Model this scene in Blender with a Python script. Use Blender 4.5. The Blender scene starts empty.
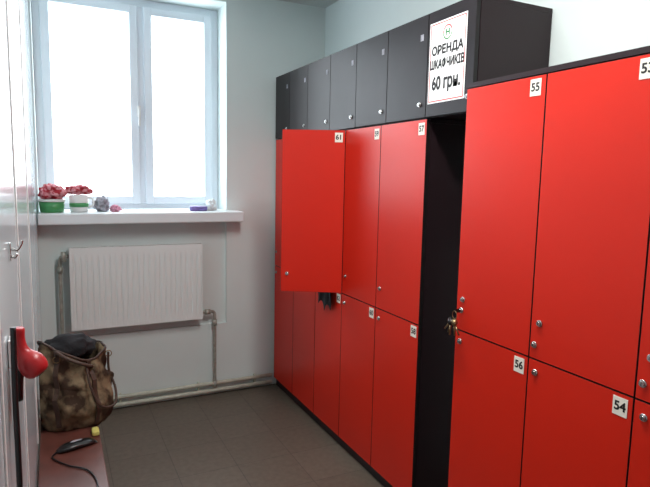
import bpy, bmesh, math, random
from mathutils import Vector, Matrix, noise
random.seed(4)
D=bpy.data; SC=bpy.context.scene; COL=SC.collection

def lin(c):
    return tuple((x/255/12.92 if x/255<=.04045 else ((x/255+.055)/1.055)**2.4) for x in c)+(1,)
def mat(name,rgb,rough=.5,metal=0,spec=.5,bump=0,bscale=50,var=0,vscale=8,coat=0,emit=0,rgb2=None,sharp=0):
    m=D.materials.new(name); m.use_nodes=True; nt=m.node_tree; b=nt.nodes['Principled BSDF']
    b.inputs['Base Color'].default_value=lin(rgb); b.inputs['Roughness'].default_value=rough
    b.inputs['Metallic'].default_value=metal; b.inputs['Specular IOR Level'].default_value=spec
    b.inputs['Coat Weight'].default_value=coat
    if emit:
        b.inputs['Emission Color'].default_value=lin(rgb); b.inputs['Emission Strength'].default_value=emit
    if bump or var:
        tc=nt.nodes.new('ShaderNodeTexCoord')
    if bump:
        n=nt.nodes.new('ShaderNodeTexNoise'); n.inputs['Scale'].default_value=bscale; n.inputs['Detail'].default_value=4
        bp=nt.nodes.new('ShaderNodeBump'); bp.inputs['Strength'].default_value=bump; bp.inputs['Distance'].default_value=.01
        nt.links.new(tc.outputs['Object'],n.inputs['Vector']); nt.links.new(n.outputs['Fac'],bp.inputs['Height'])
        nt.links.new(bp.outputs['Normal'],b.inputs['Normal'])
    if var:
        n=nt.nodes.new('ShaderNodeTexNoise'); n.inputs['Scale'].default_value=vscale; n.inputs['Detail'].default_value=5
        nt.links.new(tc.outputs['Object'],n.inputs['Vector'])
        r=nt.nodes.new('ShaderNodeValToRGB'); r.color_ramp.elements[0].position=.3; r.color_ramp.elements[1].position=.7
        if sharp: r.color_ramp.elements[0].position=.5-sharp; r.color_ramp.elements[1].position=.5+sharp
        c=lin(rgb); r.color_ramp.elements[0].color=tuple(x*(1-var) for x in c[:3])+(1,)
        r.color_ramp.elements[1].color=tuple(min(1,x*(1+var)) for x in c[:3])+(1,)
        if rgb2: r.color_ramp.elements[1].color=lin(rgb2)
        nt.links.new(n.outputs['Fac'],r.inputs['Fac']); nt.links.new(r.outputs['Color'],b.inputs['Base Color'])
    return m

M=dict(
 wall=mat('wall_paint',(220,231,229),.6,bump=.05,bscale=30,var=.02,vscale=3),
 gloss=mat('glossy_wall_paint',(212,226,232),.12,spec=.6,var=.02,vscale=2),
 ceil=mat('ceiling_paint',(203,207,205),.8),
 red=mat('red_laminate',(209,38,20),.34,spec=.34,var=.03,vscale=2),
 black=mat('black_laminate',(30,25,28),.4,spec=.28,var=.25,vscale=6),
 dark=mat('dark_carcass',(38,24,28),.42,spec=.32),
 edge=mat('black_edging',(18,14,15),.5),
 chrome=mat('chrome',(200,200,198),.25,metal=1),
 brass=mat('key_metal',(150,130,95),.35,metal=1),
 label=mat('label_plastic',(240,236,222),.5),
 ink=mat('black_ink',(25,25,25),.6),
 redink=mat('red_ink',(200,30,30),.6),
 greenink=mat('green_ink',(40,120,60),.6),
 pvc=mat('window_pvc',(228,236,244),.35),
 sill=mat('sill_pvc',(232,238,240),.3),
 rad=mat('radiator_enamel',(232,236,234),.35),
 pipe=mat('painted_pipe',(196,200,184),.5,var=.12,vscale=30),
 gpipe=mat('galvanised_pipe',(165,165,155),.45,metal=.3,var=.2,vscale=40),
 bench=mat('bench_board',(94,54,46),.4,var=.2,vscale=14),
 steel=mat('bench_steel',(60,58,58),.4,metal=.7),
 leather=mat('brown_camouflage_canvas',(66,50,38),.75,bump=.45,bscale=28,var=.25,vscale=13,rgb2=(126,110,86),sharp=.07,spec=.2),
 strap=mat('leather_strap',(66,48,38),.6,bump=.3,bscale=40,var=.2),
 cloth=mat('black_cloth',(22,22,26),.9,bump=.4,bscale=60),
 blackp=mat('black_plastic',(20,21,23),.35),
 redp=mat('red_plastic',(176,36,40),.35),
 green=mat('green_plastic',(70,150,90),.35),
 white=mat('white_plastic',(232,232,230),.35),
 redcloth=mat('patterned_red_cloth',(168,24,42),.85,bump=.4,bscale=40,var=.1,vscale=45,rgb2=(216,150,156),sharp=.07),
 pink=mat('pink_cloth',(205,140,160),.85,bump=.4,bscale=50,var=.3,vscale=30),
 grey=mat('grey_cloth',(150,150,158),.85,bump=.4,bscale=50,var=.4,vscale=30),
 purple=mat('purple_film',(110,95,160),.4,bump=.6,bscale=40,var=.4,vscale=30),
 yellow=mat('yellow_sponge',(206,200,110),.9,bump=.5,bscale=90),
 lamp=mat('lamp_diffuser',(255,250,240),.5,emit=3),
)
def floor_mat():
    m=D.materials.new('floor_tiles'); m.use_nodes=True; nt=m.node_tree; b=nt.nodes['Principled BSDF']
    tc=nt.nodes.new('ShaderNodeTexCoord'); br=nt.nodes.new('ShaderNodeTexBrick')
    br.offset=0; br.squash=1
    br.inputs['Scale'].default_value=1; br.inputs['Brick Width'].default_value=.3; br.inputs['Row Height'].default_value=.3
    br.inputs['Mortar Size'].default_value=.0025; br.inputs['Mortar Smooth'].default_value=.2
    br.inputs['Color1'].default_value=lin((100,91,80)); br.inputs['Color2'].default_value=lin((95,86,75)); br.inputs['Mortar'].default_value=lin((76,69,61))
    mp=nt.nodes.new('ShaderNodeMapping'); mp.inputs['Location'].default_value=(.08,.06,0)
    nt.links.new(tc.outputs['Object'],mp.inputs['Vector']); nt.links.new(mp.outputs['Vector'],br.inputs['Vector'])
    n=nt.nodes.new('ShaderNodeTexNoise'); n.inputs['Scale'].default_value=35; n.inputs['Detail'].default_value=6
    nt.links.new(tc.outputs['Object'],n.inputs['Vector'])
    mx=nt.nodes.new('ShaderNodeMixRGB'); mx.blend_type='OVERLAY'; mx.inputs['Fac'].default_value=.35
    nt.links.new(br.outputs['Color'],mx.inputs['Color1']); nt.links.new(n.outputs['Fac'],mx.inputs['Color2'])
    nt.links.new(mx.outputs['Color'],b.inputs['Base Color'])
    bp=nt.nodes.new('ShaderNodeBump'); bp.inputs['Strength'].default_value=.3; bp.inputs['Distance'].default_value=.002; bp.invert=True
    nt.links.new(br.outputs['Fac'],bp.inputs['Height']); nt.links.new(bp.outputs['Normal'],b.inputs['Normal'])
    b.inputs['Roughness'].default_value=.45
    return m
M['floor']=floor_mat()
def glass_mat():
    m=D.materials.new('window_glass'); m.use_nodes=True; nt=m.node_tree
    nt.nodes.remove(nt.nodes['Principled BSDF']); o=nt.nodes['Material Output']
    t=nt.nodes.new('ShaderNodeBsdfTransparent'); g=nt.nodes.new('ShaderNodeBsdfGlossy'); g.inputs['Roughness'].default_value=.03
    x=nt.nodes.new('ShaderNodeMixShader'); x.inputs[0].default_value=.06
    nt.links.new(t.outputs[0],x.inputs[1]); nt.links.new(g.outputs[0],x.inputs[2]); nt.links.new(x.outputs[0],o.inputs['Surface'])
    return m
M['glass']=glass_mat()

def empty(name):
    e=D.objects.new(name,None); COL.objects.link(e); e.empty_display_size=.05; return e
def obj(name,bm,m,parent=None,smooth=False):
    me=D.meshes.new(name); bm.to_mesh(me); bm.free()
    ms=m if isinstance(m,list) else [m]
    for x in ms: me.materials.append(M[x])
    if smooth:
        for p in me.polygons: p.use_smooth=True
    o=D.objects.new(name,me); COL.objects.link(o)
    if parent: o.parent=parent
    return o
def addbox(bm,x0,x1,y0,y1,z0,z1,mi=0,bev=0):
    r=bmesh.ops.create_cube(bm,size=1)
    vs=r['verts']
    for v in vs:
        v.co=Vector(((x0+x1)/2+v.co.x*(x1-x0),(y0+y1)/2+v.co.y*(y1-y0),(z0+z1)/2+v.co.z*(z1-z0)))
    fs=set(f for v in vs for f in v.link_faces)
    for f in fs: f.material_index=mi
    if bev:
        es=list(set(e for v in vs for e in v.link_edges))
        bmesh.ops.bevel(bm,geom=es,offset=bev,segments=2,affect='EDGES',profile=.5)
def box(name,x0,x1,y0,y1,z0,z1,m,parent=None,bev=0):
    bm=bmesh.new(); addbox(bm,x0,x1,y0,y1,z0,z1,0,bev); return obj(name,bm,m,parent)
def addtube(bm,pts,r,seg=12,mi=0,rads=None,caps=True):
    pts=[Vector(p) for p in pts]; rings=[]
    t0=(pts[1]-pts[0]).normalized(); up=Vector((0,0,1)) if abs(t0.z)<.9 else Vector((1,0,0))
    a=t0.cross(up).normalized()
    for i,p in enumerate(pts):
        t=(pts[min(i+1,len(pts)-1)]-pts[max(i-1,0)]).normalized()
        a=(a-t*a.dot(t)).normalized(); b=t.cross(a)
        rr=rads[i] if rads else r
        rings.append([bm.verts.new(p+(a*math.cos(k*2*math.pi/seg)+b*math.sin(k*2*math.pi/seg))*rr) for k in range(seg)])
    for i in range(len(rings)-1):
        for k in range(seg):
            f=bm.faces.new((rings[i][k],rings[i][(k+1)%seg],rings[i+1][(k+1)%seg],rings[i+1][k])); f.material_index=mi; f.smooth=True
    if caps:
        f=bm.faces.new(rings[0][::-1]); f.material_index=mi; f=bm.faces.new(rings[-1]); f.material_index=mi
    return rings
def smoothpath(pts,n=8):
    pts=[Vector(p) for p in pts]; out=[]
    P=[pts[0]]+pts+[pts[-1]]
    for i in range(1,len(P)-2):
        for k in range(n):
            t=k/n; a,b,c,d=P[i-1],P[i],P[i+1],P[i+2]
            out.append(.5*((2*b)+(-a+c)*t+(2*a-5*b+4*c-d)*t*t+(-a+3*b-3*c+d)*t**3))
    out.append(pts[-1]); return out
def tube(name,pts,r,m,parent=None,seg=12,smooth=0,rads=None):
    bm=bmesh.new(); 
    if smooth: pts=smoothpath(pts,smooth)
    addtube(bm,pts,r,seg,rads=rads); bmesh.ops.recalc_face_normals(bm,faces=bm.faces); return obj(name,bm,m,parent)
def text(name,body,loc,size,m,parent=None,rot=(math.pi/2,0,-math.pi/2),bold=0,align='CENTER',sx=1):
    c=D.curves.new(name,'FONT'); c.body=body; c.size=size; c.align_x=align; c.align_y='CENTER'; c.extrude=0
    o=D.objects.new(name,c); COL.objects.link(o)
    bpy.context.view_layer.update()
    me=D.meshes.new_from_object(o.evaluated_get(bpy.context.evaluated_depsgraph_get()))
    D.objects.remove(o)
    bm=bmesh.new()
    n=0
    for dx,dy in ((0,0),(1,0),(-1,0),(0,1),(0,-1),(.7,.7),(-.7,.7),(.7,-.7),(-.7,-.7)) if bold else ((0,0),):
        bm.from_mesh(me); bm.verts.ensure_lookup_table()
        for v in bm.verts[n:]: v.co+=Vector((dx*bold,dy*bold,len(bm.verts)*1e-9))
        n=len(bm.verts)
    o=obj(name,bm,m)
    o.rotation_euler=rot; o.location=loc; o.scale=(sx,1,1)
    if parent: o.parent=parent
    return o

# ---------------- room shell
XL,XR,YW,YF,HC=-.08,1.76,3.636,-1.6,2.666
box('floor',XL-.1,XR+.1,YF-.1,YW+.1,-.1,0,'floor')
box('ceiling',XL-.1,XR+.1,YF-.1,YW+.4,HC,HC+.1,'ceil')
box('wall_left',XL-.1,XL,YF-.1,YW,0,HC,'gloss')
box('wall_right',XR,XR+.1,YF-.1,YW,0,HC,'wall')
box('wall_front',XL,XR,YF-.1,YF,0,HC,'wall')
WX0,WX1,WZ0,WZ1=-.07,1.05,1.19,2.60
YFR=3.85
bm=bmesh.new()
addbox(bm,WX1,XR+.1,YW,YW+.36,0,HC)            # right pier
addbox(bm,XL-.1,WX1,YW,YW+.36,0,.49)         # below niche
addbox(bm,XL-.1,.0,YW,YW+.36,.49,WZ0)
addbox(bm,0,WX1,YW+.022,YW+.36,.49,WZ0)      # niche back
addbox(bm,XL-.1,WX0,YW,YW+.36,WZ0,HC)
addbox(bm,WX0,WX1,YW,YW+.36,WZ1,HC)
obj('wall_back',bm,'wall')

# ---------------- window
w=empty('window_1')
FY0,FY1=YFR,YFR+.07
bm=bmesh.new()
addbox(bm,WX0,WX0+.045,FY0,FY1,1.262,WZ1,0,.004); addbox(bm,WX1-.05,WX1,FY0,FY1,1.262,WZ1,0,.004)
addbox(bm,WX0+.045,WX1-.05,FY0,FY1,1.262,1.30,0,.004); addbox(bm,WX0+.045,WX1-.05,FY0,FY1,WZ1-.05,WZ1,0,.004)
MX0,MX1=.515,.575
addbox(bm,MX0,MX1,FY0,FY1,1.30,WZ1-.05,0,.004)
obj('window_frame',bm,'pvc',w)
for i,(a,b) in enumerate([(WX0+.04,MX0+.012),(MX1-.012,WX1-.045)]):
    bm=bmesh.new(); s=.052; z0,z1=1.295,WZ1-.045; y0,y1=FY0-.018,FY0+.045
    addbox(bm,a,a+s,y0,y1,z0,z1,0,.006); addbox(bm,b-s,b,y0,y1,z0,z1,0,.006)
    addbox(bm,a+s-.003,b-s+.003,y0+.001,y1-.001,z0,z0+s,0,.006); addbox(bm,a+s-.003,b-s+.003,y0+.001,y1-.001,z1-s,z1,0,.006)
    obj('sash_%d'%(i+1),bm,'pvc',w)
    box('glass_%d'%(i+1),a+s-.005,b-s+.005,FY0+.01,FY0+.016,z0+s-.005,z1-s+.005,'glass',w)
bm=bmesh.new(); addbox(bm,MX0-.002,MX0+.022,FY0-.03,FY0-.018,1.86,1.93,0,.003); addbox(bm,MX0+.004,MX0+.018,FY0-.045,FY0-.03,1.80,1.91,0,.004)
obj('window_handle',bm,'white',w)
bm=bmesh.new(); addbox(bm,XL+.004,1.13,YW-.135,YW-.0005,1.195,1.262,0,.008); addbox(bm,WX0+.001,WX1-.001,YW-.02,FY0+.001,1.2,1.262,0,.001)
obj('trim_1_window_sill',bm,'sill')
bpy.context.view_layer.update()

# ---------------- radiator
r=empty('radiator')
RX0,RX1,RZ0,RZ1,RY=.08,.867,.555,1.052,YW-.085
bm=bmesh.new(); nx,nz=270,24; g=[]
for i in range(nx+1):
    col=[]; x=RX0+.004+(RX1-RX0-.008)*i/nx
    for j in range(nz+1):
        z=RZ0+(RZ1-RZ0)*j/nz
        t=min(1,max(0,(z-RZ0-.03)/.03))*min(1,max(0,(RZ1-.05-z)/.03))
        ph=((x-RX0)/ ((RX1-RX0)/24))%1
        fl=1 if ph<.62 else (.5+.5*math.cos((ph-.62)/.38*2*math.pi))
        col.append(bm.verts.new((x,RY+.010*(1-fl)*t*1.0,z)))
    g.append(col)
for i in range(nx):
    for j in range(nz):
        f=bm.faces.new((g[i][j],g[i+1][j],g[i+1][j+1],g[i][j+1])); f.smooth=True
obj('front_panel',bm,'rad',r)
bm=bmesh.new()
addbox(bm,RX0,RX0+.005,RY-.001,RY+.075,RZ0,RZ1,0,.001); addbox(bm,RX1-.005,RX1,RY-.001,RY+.075,RZ0,RZ1,0,.001)
addbox(bm,RX0+.006,RX1-.006,RY+.07,RY+.075,RZ0,RZ1-.002)
addbox(bm,RX0+.004,RX1-.004,RY+.014,RY+.07,RZ0+.01,RZ0+.014)
for k in range(52):
    x=RX0+.01+(RX1-RX0-.02)*k/51; addbox(bm,x-.0018,x+.0018,RY+.006,RY+.069,RZ1-.006,RZ1-.001)
addbox(bm,RX0+.005,RX1-.005,RY+.001,RY+.008,RZ1-.006,RZ1+.0005); addbox(bm,RX0+.005,RX1-.005,RY+.064,RY+.07,RZ1-.006,RZ1+.0005)
obj('side_covers_and_grille',bm,'rad',r)
bm=bmesh.new()
for x in(RX0+.12,RX1-.12): addbox(bm,x-.012,x+.012,RY+.074,YW+.0215,RZ0+.05,RZ1-.05)
obj('brackets',bm,'rad',r)

# ---------------- pipes
p=empty('heating_pipes'); PY=YW-.034
bm=bmesh.new()
addtube(bm,smoothpath([(RX0-.002,RY+.04,1.0),(.055,RY+.042,1.0),(.032,PY,.985),(.03,PY,.93),(.03,PY,.5),(.03,PY,.10)],6),.0105)
addtube(bm,smoothpath([(RX1+.002,RY+.04,.59),(.93,RY+.045,.59),(.955,PY,.575),(.958,PY,.52),(.958,PY,.3),(.958,PY,.075)],6),.0105)
obj('riser_pipes',bm,'gpipe',p)
bm=bmesh.new()
addtube(bm,[(.05,RY+.04,1.0),(.066,RY+.04,1.0)],.018); addtube(bm,[(.05,RY+.03,1.03),(.05,RY+.03,.97)],.014)
addtube(bm,[(.03,PY,.9),(.03,PY,.94)],.016)
addtube(bm,[(.89,RY+.04,.59),(.925,RY+.04,.59)],.018); addtube(bm,[(.958,PY,.49),(.958,PY,.53)],.016)
addtube(bm,[(.958,PY,.06),(.958,PY,.1)],.017); addtube(bm,[(.03,PY,.08),(.03,PY,.12)],.017)
obj('pipe_fittings',bm,'gpipe',p)
bm=bmesh.new()
addtube(bm,[(XL+.005,PY,.085),(1.37,PY,.085)],.0135); addtube(bm,[(XL+.005,PY,.035),(1.37,PY,.035)],.0135)
for x in(.35,.85,1.25): addbox(bm,x-.006,x+.006,PY+.005,YW-.001,.02,.1)
obj('floor_pipes',bm,'pipe',p)

# ---------------- locker parts (front faces -X)
def lock(par,x,y,z,knob=True):
    bm=bmesh.new()
    addtube(bm,[(x+.001,y,z),(x-.004,y,z),(x-.005,y,z)],.0105,16,rads=[.0105,.0105,.009])
    addtube(bm,[(x-.005,y,z),(x-.010,y,z)],.0065,14)
    addbox(bm,x-.0105,x-.0098,y-.0008,y+.0008,z-.004,z+.004,1)
    return obj('lock',bm,['chrome','ink'],par)
def keys(par,x,y,z):
    bm=bmesh.new()
    addbox(bm,x-.030,x-.010,y-.0012,y+.0012,z-.007,z+.007,0,.0008)
    c=Vector((x-.032,y,z-.014)); 
    addtube(bm,[c+Vector((0,math.cos(a)*.012,math.sin(a)*.014)) for a in [k*2*math.pi/20 for k in range(21)]],.0014,6,mi=1,caps=False)
    for i,(dy,a) in enumerate([(.008,.35),(-.004,-.15),(.002,.7),(-.008,-.6),(.0,.1)]):
        t=Vector((x-.034-.003*i,y+dy,z-.028)); d=Vector((0,math.sin(a),-math.cos(a)))
        addtube(bm,[t,t+d*.006,t+d*.018,t+d*.024],.009,10,mi=i%2,rads=[.006,.012,.011,.004])
        addtube(bm,[t+d*.02,t+d*.060],.0032,6,mi=1)
    bmesh.ops.recalc_face_normals(bm,faces=bm.faces)
    return obj('key_bunch',bm,['blackp','brass'],par)
def plate(par,x,yc,zc,num,w=.042,h=.050):
    o=box('number_plate',x-.0012,x,yc-w/2,yc+w/2,zc-h/2,zc+h/2,'label',par,.0004)
    t=text('number',num,(x-.0016,yc,zc),.034,'ink',par,bold=.0011)
    return [o,t]
def door(par,x,y0,y1,z0,z1,m='red',t=.017):
    g=.0018
    bm=bmesh.new(); addbox(bm,x,x+t,y0+g,y1-g,z0+g,z1-g,1)
    addbox(bm,x-.0005,x+.0006,y0+g+.001,y1-g-.001,z0+g+.001,z1-g-.001,0)
    return obj('door',bm,[m,'edge'],par)
def carcass(par,x,xb,bounds,zs,z0=.0):
    bm=bmesh.new(); ya,yb=min(bounds),max(bounds); x+=.0195
    addbox(bm,xb-.006,xb,ya+.001,yb-.001,z0+.001,zs[-1]-.001)
    for i,b in enumerate(sorted(bounds)):
        e=.016 if 0<i<len(bounds)-1 else .018
        if i==0: a,c=b,b+e
        elif i==len(bounds)-1: a,c=b-e,b
        else: a,c=b-e/2,b+e/2
        addbox(bm,x,xb-.006,a,c,z0,zs[-1]-.0165)
    addbox(bm,x,xb,ya,yb,zs[-1]-.016,zs[-1])
    for z in zs[:-1]: addbox(bm,x+.001,xb-.007,ya+.018,yb-.018,z,z+.016)
    return obj('carcass',bm,'dark',par)

# far cabinet
FX=1.392; ZB,ZM,ZT=.06,.876,1.747
B=[1.90,2.255,2.605,2.94,3.275,3.615]
fc=empty('locker_cabinet')
carcass(fc,FX,XR-.002,B,[ZB,ZM,ZT-.002])
box('plinth',FX+.02,FX+.036,B[0]+.02,B[-1]-.02,0.001,ZB,'dark',fc)
nums=[('57','58'),('59','60'),('61','62'),('63','64'),('65','66')]
def hingerot(objs,hx,hy,ang):
    T=Matrix.Translation((hx,hy,0))@Matrix.Rotation(ang,4,'Z')@Matrix.Translation((-hx,-hy,0))
    bpy.context.view_layer.update()
    for o in objs: o.matrix_world=T@o.matrix_world
for i in range(5):
    y0,y1=B[i],B[i+1]; up,lo=nums[i]
    a=[door(fc,FX,y0,y1,ZM,ZT-.002)]
    a+=plate(fc,FX-.0008,y0+.035,ZT-.042,up); a.append(lock(fc,FX,y1-.035,ZM+.10))
    if i==2: 
        hingerot(a,FX,y0,math.radians(61))
        for z in(1.0,1.62): box('hinge',FX+.018,FX+.05,y0+.009,y0+.022,z-.02,z+.02,'chrome',fc)
    door(fc,FX,y0,y1,ZB,ZM); plate(fc,FX-.0008,y0+.035,ZM-.035,lo); lock(fc,FX,y1-.035,ZM-.045)
# black top cabinet
tc_=empty('upper_locker_cabinet')
BT=[1.625,1.91,2.21,2.50,2.79,3.09,3.37,3.615]; TZ0,TZ1=1.749,2.16
carcass(tc_,FX-.004,XR-.002,BT,[TZ0,TZ1],TZ0)
for i in range(7):
    y0,y1=BT[i],BT[i+1]
    door(tc_,FX-.004,y0,y1,TZ0,TZ1-.0,'black'); lock(tc_,FX-.0045,y0+(.04 if i else .028),TZ0+.055)
    if i: box('sticker',FX-.0062,FX-.0047,y0+.03,y0+.05,TZ1-.10,TZ1-.075,'grey',tc_)
# poster
po=empty('rental_sign'); PX=FX-.0052; y0,y1,z0,z1=1.672,1.895,1.80,2.112; yc=(y0+y1)/2
box('sheet',PX-.001,PX,y0,y1,z0,z1,'white',po)
bm=bmesh.new(); e=.006; s=.0035
for a in((y0+e,y1-e,z0+e,z0+e+s),(y0+e,y1-e,z1-e-s,z1-e),(y0+e,y0+e+s,z0+e,z1-e),(y1-e-s,y1-e,z0+e,z1-e)): addbox(bm,PX-.0016,PX-.001,*a)
obj('border',bm,'redink',po)
def ring(name,yc,zc,r0,m,a0=0,a1=2*math.pi,th=.005):
    bm=bmesh.new(); n=32
    vs=[(bm.verts.new((PX-.0016,yc-math.cos(a0+(a1-a0)*k/n)*r0,zc+math.sin(a0+(a1-a0)*k/n)*r0)),bm.verts.new((PX-.0016,yc-math.cos(a0+(a1-a0)*k/n)*(r0-th),zc+math.sin(a0+(a1-a0)*k/n)*(r0-th)))) for k in range(n+1)]
    for k in range(n): bm.faces.new((vs[k][0],vs[k+1][0],vs[k+1][1],vs[k][1]))
    obj(name,bm,m,po)
ring('logo_arc_red',yc,z1-.05,.028,'redink',0,math.pi); ring('logo_arc_green',yc,z1-.05,.028,'greenink',math.pi,2*math.pi)
bm=bmesh.new(); zl=z1-.05; addbox(bm,PX-.0016,PX-.001,yc-.012,yc-.006,zl-.013,zl+.013); addbox(bm,PX-.0016,PX-.001,yc+.006,yc+.012,zl-.013,zl+.013); addbox(bm,PX-.0016,PX-.001,yc-.007,yc+.007,zl-.003,zl+.003)
obj('logo_letter',bm,'greenink',po)
text('line_1','ОРЕНДА',(PX-.0016,yc,z1-.112),.045,'ink',po,bold=.0022)
text('line_2','ШКАФЧИКІВ',(PX-.0016,yc,z1-.165),.045,'ink',po,bold=.0022,sx=.74)
text('line_3','60 грн.',(PX-.0016,yc,z1-.238),.070,'ink',po,bold=.0028,sx=.8)

# near cabinet
NX=1.314; nc=empty('locker_cabinet'); NZ0,NZM,NZT=.07,.957,1.815
NB=[1.569-.351*k for k in range(6)]
carcass(nc,NX,XR-.002,NB,[NZ0,NZM,NZT])
box('top_board',NX-.002,XR-.002,NB[-1]-.002,NB[0]+.002,NZT+.0002,NZT+.016,'dark',nc)
box('plinth',NX+.02,NX+.036,NB[-1]+.02,NB[0]-.02,0.001,NZ0,'dark',nc)
nn=[('55','56'),('53','54'),('51','52'),('49','50'),('47','48')]
for i in range(5):
    y1,y0=NB[i],NB[i+1]; up,lo=nn[i]
    door(nc,NX,y0,y1,NZM,NZT-.001); door(nc,NX,y0,y1,NZ0,NZM)
    plate(nc,NX-.0008,y0+.040,NZT-.037,up); plate(nc,NX-.0008,y0+.036,NZM-.037,lo)
    lock(nc,NX,y1-.035,NZM+.115); lock(nc,NX,y1-.03,NZM-.04)
    if i: lock(nc,NX,y1-.02,NZM+.045)
keys(nc,NX-.0,NB[0]-.03,NZM+.075); lock(nc,NX,NB[0]-.03,NZM+.075)

# cloth hanging out of the open locker
bm=bmesh.new(); nu,nv=26,22; g=[]
for i in range(nu+1):
    u=i/nu; row=[]
    for j in range(nv+1):
        v=j/nv
        L=.13*(.55+.45*math.sin(u*2.6+.5))+.02*math.sin(u*17)
        s=v*(L+.07)
        y=2.685+.17*u+.012*math.sin(v*5+u*3)
        if s<.07: x=FX+.075-s; z=ZM+.023+.003*math.sin(u*14)
        else:
            x=FX-.008-.012*(1-math.exp(-(s-.07)*30))-.006*math.sin(u*16+v*2)-.004; z=ZM+.02-(s-.07)
            x-=0.004
        row.append(bm.verts.new((x,y,z)))
    g.append(row)
for i in range(nu):
    for j in range(nv):
        f=bm.faces.new((g[i][j],g[i+1][j],g[i+1][j+1],g[i][j+1])); f.smooth=True
o=obj('hanging_cloth',bm,'cloth'); sm=o.modifiers.new('s','SOLIDIFY'); sm.thickness=.003

# ---------------- bench
b=empty('bench'); BX0,BX1,BY0,BY1=XL+.006,.142,.2,2.80
box('seat_board',BX0,BX1,BY0,BY1,.425,.45,'bench',b,.004)
bm=bmesh.new()
for y in(.35,1.5,2.65):
    addbox(bm,BX0+.015,BX0+.04,y-.0125,y+.0125,0.001,.40); addbox(bm,BX1-.045,BX1-.02,y-.0125,y+.0125,0.001,.40)
    addbox(bm,BX0+.015,BX1-.02,y-.0125,y+.0125,.40,.4248)
addbox(bm,BX0+.0175,BX0+.0375,.35,2.65,.15,.17)
obj('steel_legs',bm,'steel',b)

# ---------------- bag
bg=empty('duffel_bag'); BC=Vector((.060,2.495,.451))
bm=bmesh.new(); nr,ns=40,84; rings=[]
def bagpt(th,t):
    w=.136+.018*math.sin(min(1,t*1.1)*math.pi)-.018*t*t; d=.114+.02*math.sin(min(1,t*1.2)*math.pi)-.030*t
    if t<.10: k=.93+.07*math.sin(t/.10*math.pi/2); w*=k; d*=k
    e=3.4-1.0*t; c,s=math.cos(th),math.sin(th)
    rr=(abs(c)**e+abs(s)**e)**(-1/e)
    x=w*rr*c; y=d*rr*s
    H=.312+.022*math.sin(th*2+.6)-.026*math.cos(th)
    z=H*t
    n=noise.noise(Vector((x*12+3,y*12,z*14)))*.014+noise.noise(Vector((x*30,y*30+7,z*22)))*.008
    fold=.007*math.sin(z*62+3*math.sin(th*3)+x*25)*(.25+.75*t)
    k=1+(n+fold)/.12
    q=Vector((x*k-.008*t,y*k,max(0,z+(n*.8 if t>.1 else 0))))+BC
    q.x=max(q.x,XL+.009)
    return q
for j in range(nr+1):
    rings.append([bm.verts.new(bagpt(2*math.pi*k/ns,j/nr)) for k in range(ns)])
inn=[]
for j,(sc,dz) in enumerate([(.9,-.004),(.85,-.04),(.8,-.08)]):
    row=[]
    for k in range(ns):
        q=bagpt(2*math.pi*k/ns,1); c=Vector((BC.x-.012,BC.y,q.z)); row.append(bm.verts.new(c+(q-c)*sc+Vector((0,0,dz))))
    inn.append(row)
rings+=inn
for j in range(len(rings)-1):
    for k in range(ns):
        f=bm.faces.new((rings[j][k],rings[j][(k+1)%ns],rings[j+1][(k+1)%ns],rings[j+1][k])); f.smooth=True
bm.faces.new(rings[0][::-1]); 
obj('bag_body',bm,'leather',bg)
bm=bmesh.new(); bmesh.ops.create_icosphere(bm,subdivisions=4,radius=1)
for v in bm.verts:
    n=noise.noise(v.co*2.3)*.25+noise.noise(v.co*5)*.1
    v.co=Vector((v.co.x*.098,v.co.y*.075,v.co.z*.055))*(1+n)+BC+Vector((-.016,0,.316))
    v.co.x=max(v.co.x,XL+.012)
obj('bag_contents',bm,'cloth',bg,True)
def surf(th,t,off=.006):
    q=bagpt(th,t); c=Vector((BC.x,BC.y,q.z)); return q+(q-c).normalized()*off
def strip(name,pts,wid,th,m):
    bm=bmesh.new(); rr=[]
    for i,pp in enumerate(pts):
        t=(pts[min(i+1,len(pts)-1)]-pts[max(i-1,0)]).normalized()
        out=(pp-Vector((BC.x,BC.y,pp.z))); out=(out-t*out.dot(t)).normalized(); sd=t.cross(out)
        rr.append([bm.verts.new(pp+sd*a*wid/2+out*c*th/2) for a,c in((-1,-1),(1,-1),(1,1),(-1,1))])
    for i in range(len(rr)-1):
        for k in range(4):
            f=bm.faces.new((rr[i][k],rr[i][(k+1)%4],rr[i+1][(k+1)%4],rr[i+1][k]))
    bm.faces.new(rr[0][::-1]); bm.faces.new(rr[-1]); bmesh.ops.recalc_face_normals(bm,faces=bm.faces)
    return obj(name,bm,m,bg)
F0=-math.pi/2
for i,th in enumerate((F0-.42,F0+.5)):
    strip('front_strap_%d'%(i+1),[surf(th,t/14) for t in range(1,15)],.020,.004,'strap')
bm=bmesh.new(); g=[]
for i in range(15):
    row=[]
    for j in range(11):
        u=i/14;v=j/10; edge=min(u,1-u,v,1-v); o_=.004+.014*min(1,edge*5)
        row.append(bm.verts.new(surf(F0-.28+.62*u,.16+.40*v,o_)))
    g.append(row)
for i in range(14):
    for j in range(10): bm.faces.new((g[i][j],g[i+1][j],g[i+1][j+1],g[i][j+1])).smooth=True
obj('front_pocket',bm,'leather',bg)
for nm,sy,th in(('handle_front',-1,0),('handle_back',1,1)):
    a=surf(F0-.42 if sy<0 else math.pi/2+.42,.93); c=surf(F0+.5 if sy<0 else math.pi/2-.5,.93)
    mid=(a+c)/2
    if sy<0: pts=[a,a+Vector((.0,-.012,.02)),mid+Vector((-.02,-.03,.02)),mid+Vector((.03,-.035,-.005)),c+Vector((.01,-.02,.0)),c]
    else: pts=[a,a+Vector((0,.0,.03)),mid+Vector((-.03,-.01,.06)),mid+Vector((.03,-.01,.055)),c+Vector((0,0,.03)),c]
    tube(nm,pts,.007,'strap',bg,10,6)
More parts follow.
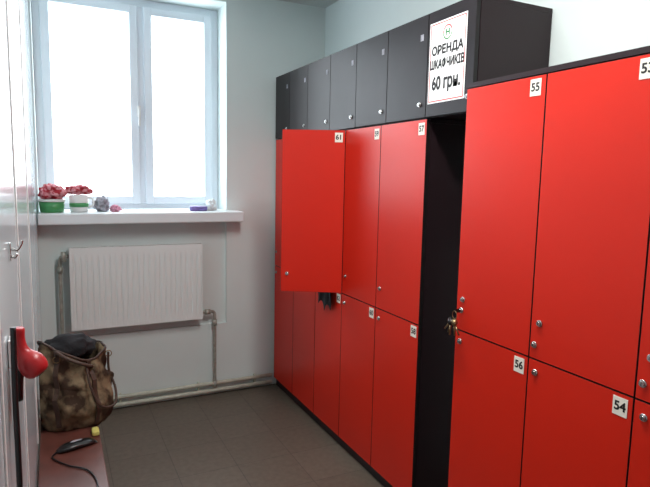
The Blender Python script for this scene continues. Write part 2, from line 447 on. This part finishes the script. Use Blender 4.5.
tube('shoulder_strap',[surf(.0,.92,.01),surf(-.05,.7,.014),surf(-.3,.45,.014),surf(-.7,.28,.02),surf(-1.1,.35,.026),surf(-1.25,.65,.026),surf(-1.2,.95,.02)],.005,'strap',bg,8,6)
bm=bmesh.new()
for th in(0,F0+.5,F0-.42):
    c=surf(th,.9,.012)
    addtube(bm,[c+Vector((math.cos(k*math.pi/8)*.013,0,math.sin(k*math.pi/8)*.013)) for k in range(17)],.002,6,caps=False)
obj('metal_rings',bm,'brass',bg)
tube('rim_piping',[bagpt(2*math.pi*k/60,1) for k in range(61)],.005,'strap',bg,8)

# ---------------- clipper on the bench
hc=empty('hair_clipper'); cz=.451; c=Vector((.050,2.225,cz))
def ell(bm,cen,dirv,L,ws,hs,mi=0,seg=20):
    d=dirv.normalized(); s=d.cross(Vector((0,0,1))).normalized(); rr=[]
    n=len(ws)
    for i in range(n):
        t=i/(n-1)-.5; p0=cen+d*L*t
        rr.append([bm.verts.new(p0+s*math.cos(a)*ws[i]+Vector((0,0,hs[i]*(1+math.sin(a))))) for a in [k*2*math.pi/seg for k in range(seg)]])
    for i in range(n-1):
        for k in range(seg):
            f=bm.faces.new((rr[i][k],rr[i][(k+1)%seg],rr[i+1][(k+1)%seg],rr[i+1][k])); f.material_index=mi; f.smooth=True
    bm.faces.new(rr[0][::-1]).material_index=mi; bm.faces.new(rr[-1]).material_index=mi
bm=bmesh.new(); dv=Vector((.95,.30,0))
ell(bm,c,dv,.135,[.012,.024,.028,.029,.028,.027,.027,.027,.020],[.005,.009,.012,.013,.013,.012,.011,.010,.007])
bmesh.ops.recalc_face_normals(bm,faces=bm.faces); obj('clipper_body',bm,'blackp',hc)
bm=bmesh.new(); ell(bm,c+dv.normalized()*.002+Vector((0,0,.0255)),dv,.045,[.002,.006,.007,.006,.002],[.001,.0015,.002,.0015,.001],0); obj('switch',bm,'grey',hc)
bm=bmesh.new(); ell(bm,c+dv.normalized()*.072,dv,.012,[.019,.020,.017],[.005,.004,.002]); obj('blade',bm,'blackp',hc)
tube('cord',[c-dv.normalized()*.063+Vector((0,0,.006)),c+Vector((-.080,-.06,.004)),c+Vector((-.03,-.14,.004)),c+Vector((.03,-.2,.004)),c+Vector((.055,-.30,.004)),c+Vector((.04,-.42,.004)),c+Vector((-.03,-.55,.004))],.003,'blackp',hc,8,8)

bm=bmesh.new(); addbox(bm,.112,.140,2.29,2.345,.451,.470,0,.006); o=obj('sponge',bm,'yellow')

# ---------------- hair dryer hanging on the left wall
hd=empty('wall_hair_dryer'); hy=1.12
bm=bmesh.new(); addbox(bm,XL+.001,XL+.006,hy-.02,hy+.02,1.150,1.200,0,.002); addtube(bm,smoothpath([(XL+.006,hy,1.175),(XL+.010,hy,1.172),(XL+.014,hy,1.177)],4),.003,8)
obj('bracket',bm,'white',hd)
s0=Vector((XL+.018,hy,1.218))
path=smoothpath([s0,s0+Vector((.000,0,-.020)),s0+Vector((.005,-.003,-.042)),s0+Vector((.016,-.008,-.062)),s0+Vector((.030,-.012,-.082))],5)
prof=[.0085,.0100,.0104,.0102,.0100,.0098,.0098,.0098,.0100,.0104,.0112,.0126,.0150,.0178,.0205,.0224,.0232,.0232,.0220,.0194,.0140]
path=path[:17]+[path[16]+(path[20]-path[12]).normalized()*k for k in(.007,.014,.020,.024)]
bm=bmesh.new(); addtube(bm,path,.02,26,rads=prof)
bmesh.ops.recalc_face_normals(bm,faces=bm.faces); obj('dryer_barrel',bm,'redp',hd)
e0=path[-1]; ed=(path[-1]-path[-4]).normalized()
bm=bmesh.new()
for rr_ in(.004,.008): addtube(bm,[e0+ed*.0005,e0+ed*.0015],rr_,20,rads=[rr_,rr_])
obj('intake_grille',bm,'blackp',hd)
tube('handle',[path[12]+Vector((-.004,.0,-.008)),path[12]+Vector((-.012,.002,-.045)),path[12]+Vector((-.014,.004,-.085))],.008,'blackp',hd,14,5)
tube('cord',[(XL+.012,hy-.04,1.23),(XL+.011,hy-.05,1.12),(XL+.012,hy-.06,1.00),(XL+.012,hy-.06,.86),(XL+.012,hy-.05,.72),(XL+.014,hy-.05,.60),(XL+.02,hy-.1,.47)],.005,'blackp',hd,10,8)

# ---------------- hooks
def hook(y,z):
    h=empty('coat_hook'); bm=bmesh.new(); addbox(bm,XL+.001,XL+.004,y-.006,y+.006,z-.018,z+.018,0,.001)
    addtube(bm,smoothpath([(XL+.004,y,z+.006),(XL+.014,y,z+.003),(XL+.022,y,z+.014),(XL+.024,y,z+.022)],5),.0026,8)
    addtube(bm,smoothpath([(XL+.004,y,z-.008),(XL+.010,y,z-.012),(XL+.015,y,z-.004)],5),.0024,8)
    obj('hook_body',bm,'chrome',h)
hook(.80,1.63); hook(1.25,1.34)
for i,yy in enumerate((.95,1.55,2.3)): box('trim_%d_wall_joint'%(i+2),XL,XL+.003,yy-.008,yy+.008,.46,HC-.002,'white',None,.001)

# ---------------- things on the window sill
def blob(name,c,s,m,seed,par=None,amp=.3,f=2.2):
    bm=bmesh.new(); bmesh.ops.create_icosphere(bm,subdivisions=4,radius=1)
    for v in bm.verts:
        o3=v.co+Vector((seed,0,0)); n=noise.noise(o3*f)*amp+noise.noise(o3*f*2.6)*amp*.5
        q=v.co*(1+n); v.co=Vector((q.x*s[0],q.y*s[1],max(-.85,q.z)*s[2]))
    zm=min(v.co.z for v in bm.verts)
    for v in bm.verts: v.co+=Vector((c[0],c[1],c[2]-zm))
    return obj(name,bm,m,par,True)
SZ=1.2625
t=empty('plastic_tub')
bm=bmesh.new(); addtube(bm,[(.0,3.60,SZ),(.0,3.60,SZ+.003),(.0,3.60,SZ+.062)],.05,32,rads=[.058,.062,.069]); obj('tub',bm,'green',t)
bm=bmesh.new(); addtube(bm,[(.0,3.60,SZ+.062),(.0,3.60,SZ+.073),(.0,3.60,SZ+.077)],.05,32,rads=[.072,.072,.062]); obj('lid',bm,'white',t)
blob('patterned_headscarf',(.0,3.59,SZ+.078),(.066,.055,.046),'redcloth',3,amp=.35)
t=empty('mug')
prof=[(0,.040),(.004,.048),(.05,.052),(.10,.053),(.102,.051),(.10,.049),(.05,.047),(.012,.042)]
bm=bmesh.new(); addtube(bm,[(.145,3.62,SZ+a) for a,_ in prof],.04,30,rads=[b_ for _,b_ in prof])
addtube(bm,smoothpath([(.193,3.60,SZ+.085),(.218,3.59,SZ+.08),(.221,3.588,SZ+.045),(.194,3.60,SZ+.025)],6),.006,8)
obj('mug_body',bm,'white',t)
bm=bmesh.new(); addtube(bm,[(.145,3.62,SZ+.03),(.145,3.62,SZ+.055)],.05,30,rads=[.0530,.0535]); obj('mug_stripe',bm,'green',t)
blob('patterned_washcloth',(.145,3.615,SZ+.104),(.075,.045,.030),'redcloth',9,amp=.35)
blob('grey_washcloth',(.270,3.64,SZ),(.042,.04,.048),'grey',5,amp=.5)
blob('pink_washcloth',(.345,3.60,SZ),(.030,.03,.022),'pink',7,amp=.5)
bm=bmesh.new(); addbox(bm,.80,.91,3.585,3.625,SZ,SZ+.03,0,.008)
for v in bm.verts:
    if v.co.z>SZ+.01: v.co.z+=noise.noise(v.co*22)*.014; v.co.y+=noise.noise(v.co*30)*.008
obj('tissue_packet',bm,'purple')
blob('crumpled_tissue',(.95,3.65,SZ),(.035,.03,.036),'sill',15,amp=.5)

# ---------------- ceiling lamp
cl=empty('ceiling_lamp'); lx,ly=.84,1.35
box('housing',lx-.09,lx+.09,ly-.6,ly+.6,HC-.045,HC-.001,'white',cl,.004)
box('diffuser',lx-.08,lx+.08,ly-.59,ly+.59,HC-.06,HC-.0455,'lamp',cl,.004)
ld=D.lights.new('lamp_light','AREA'); ld.shape='RECTANGLE'; ld.size=.16; ld.size_y=1.18; ld.energy=33; ld.color=(1,.985,.96)
lo=D.objects.new('lamp_light',ld); COL.objects.link(lo); lo.location=(lx,ly,HC-.063); lo.parent=cl

# ---------------- daylight
wd=D.worlds.new('sky'); SC.world=wd; wd.use_nodes=True; bgN=wd.node_tree.nodes['Background']
bgN.inputs['Color'].default_value=(.86,.94,1,1); bgN.inputs['Strength'].default_value=9
pl=D.lights.new('window_portal','AREA'); pl.shape='RECTANGLE'; pl.size=WX1-WX0; pl.size_y=WZ1-1.26
pl.cycles.is_portal=True
po_=D.objects.new('window_portal',pl); COL.objects.link(po_); po_.location=((WX0+WX1)/2,YFR+.10,(WZ1+1.26)/2); po_.rotation_euler=(-math.pi/2,0,0)

# ---------------- camera
y,pp,r_=map(math.radians,(26.239,6.857,1.163))
F=Vector((math.sin(y)*math.cos(pp),math.cos(y)*math.cos(pp),-math.sin(pp))); R=Vector((math.cos(y),-math.sin(y),0)); U=R.cross(F)
R2=R*math.cos(r_)+U*math.sin(r_); U2=-R*math.sin(r_)+U*math.cos(r_)
cd=D.cameras.new('camera'); cam=D.objects.new('camera',cd); COL.objects.link(cam)
m3=Matrix((R2,U2,-F)).transposed(); cam.matrix_world=Matrix.Translation((0,0,1.5))@m3.to_4x4()
cd.sensor_width=36; cd.lens=555.487/650*36; cd.clip_start=.01; SC.camera=cam
SC.view_settings.view_transform='Standard'; SC.view_settings.look='None'
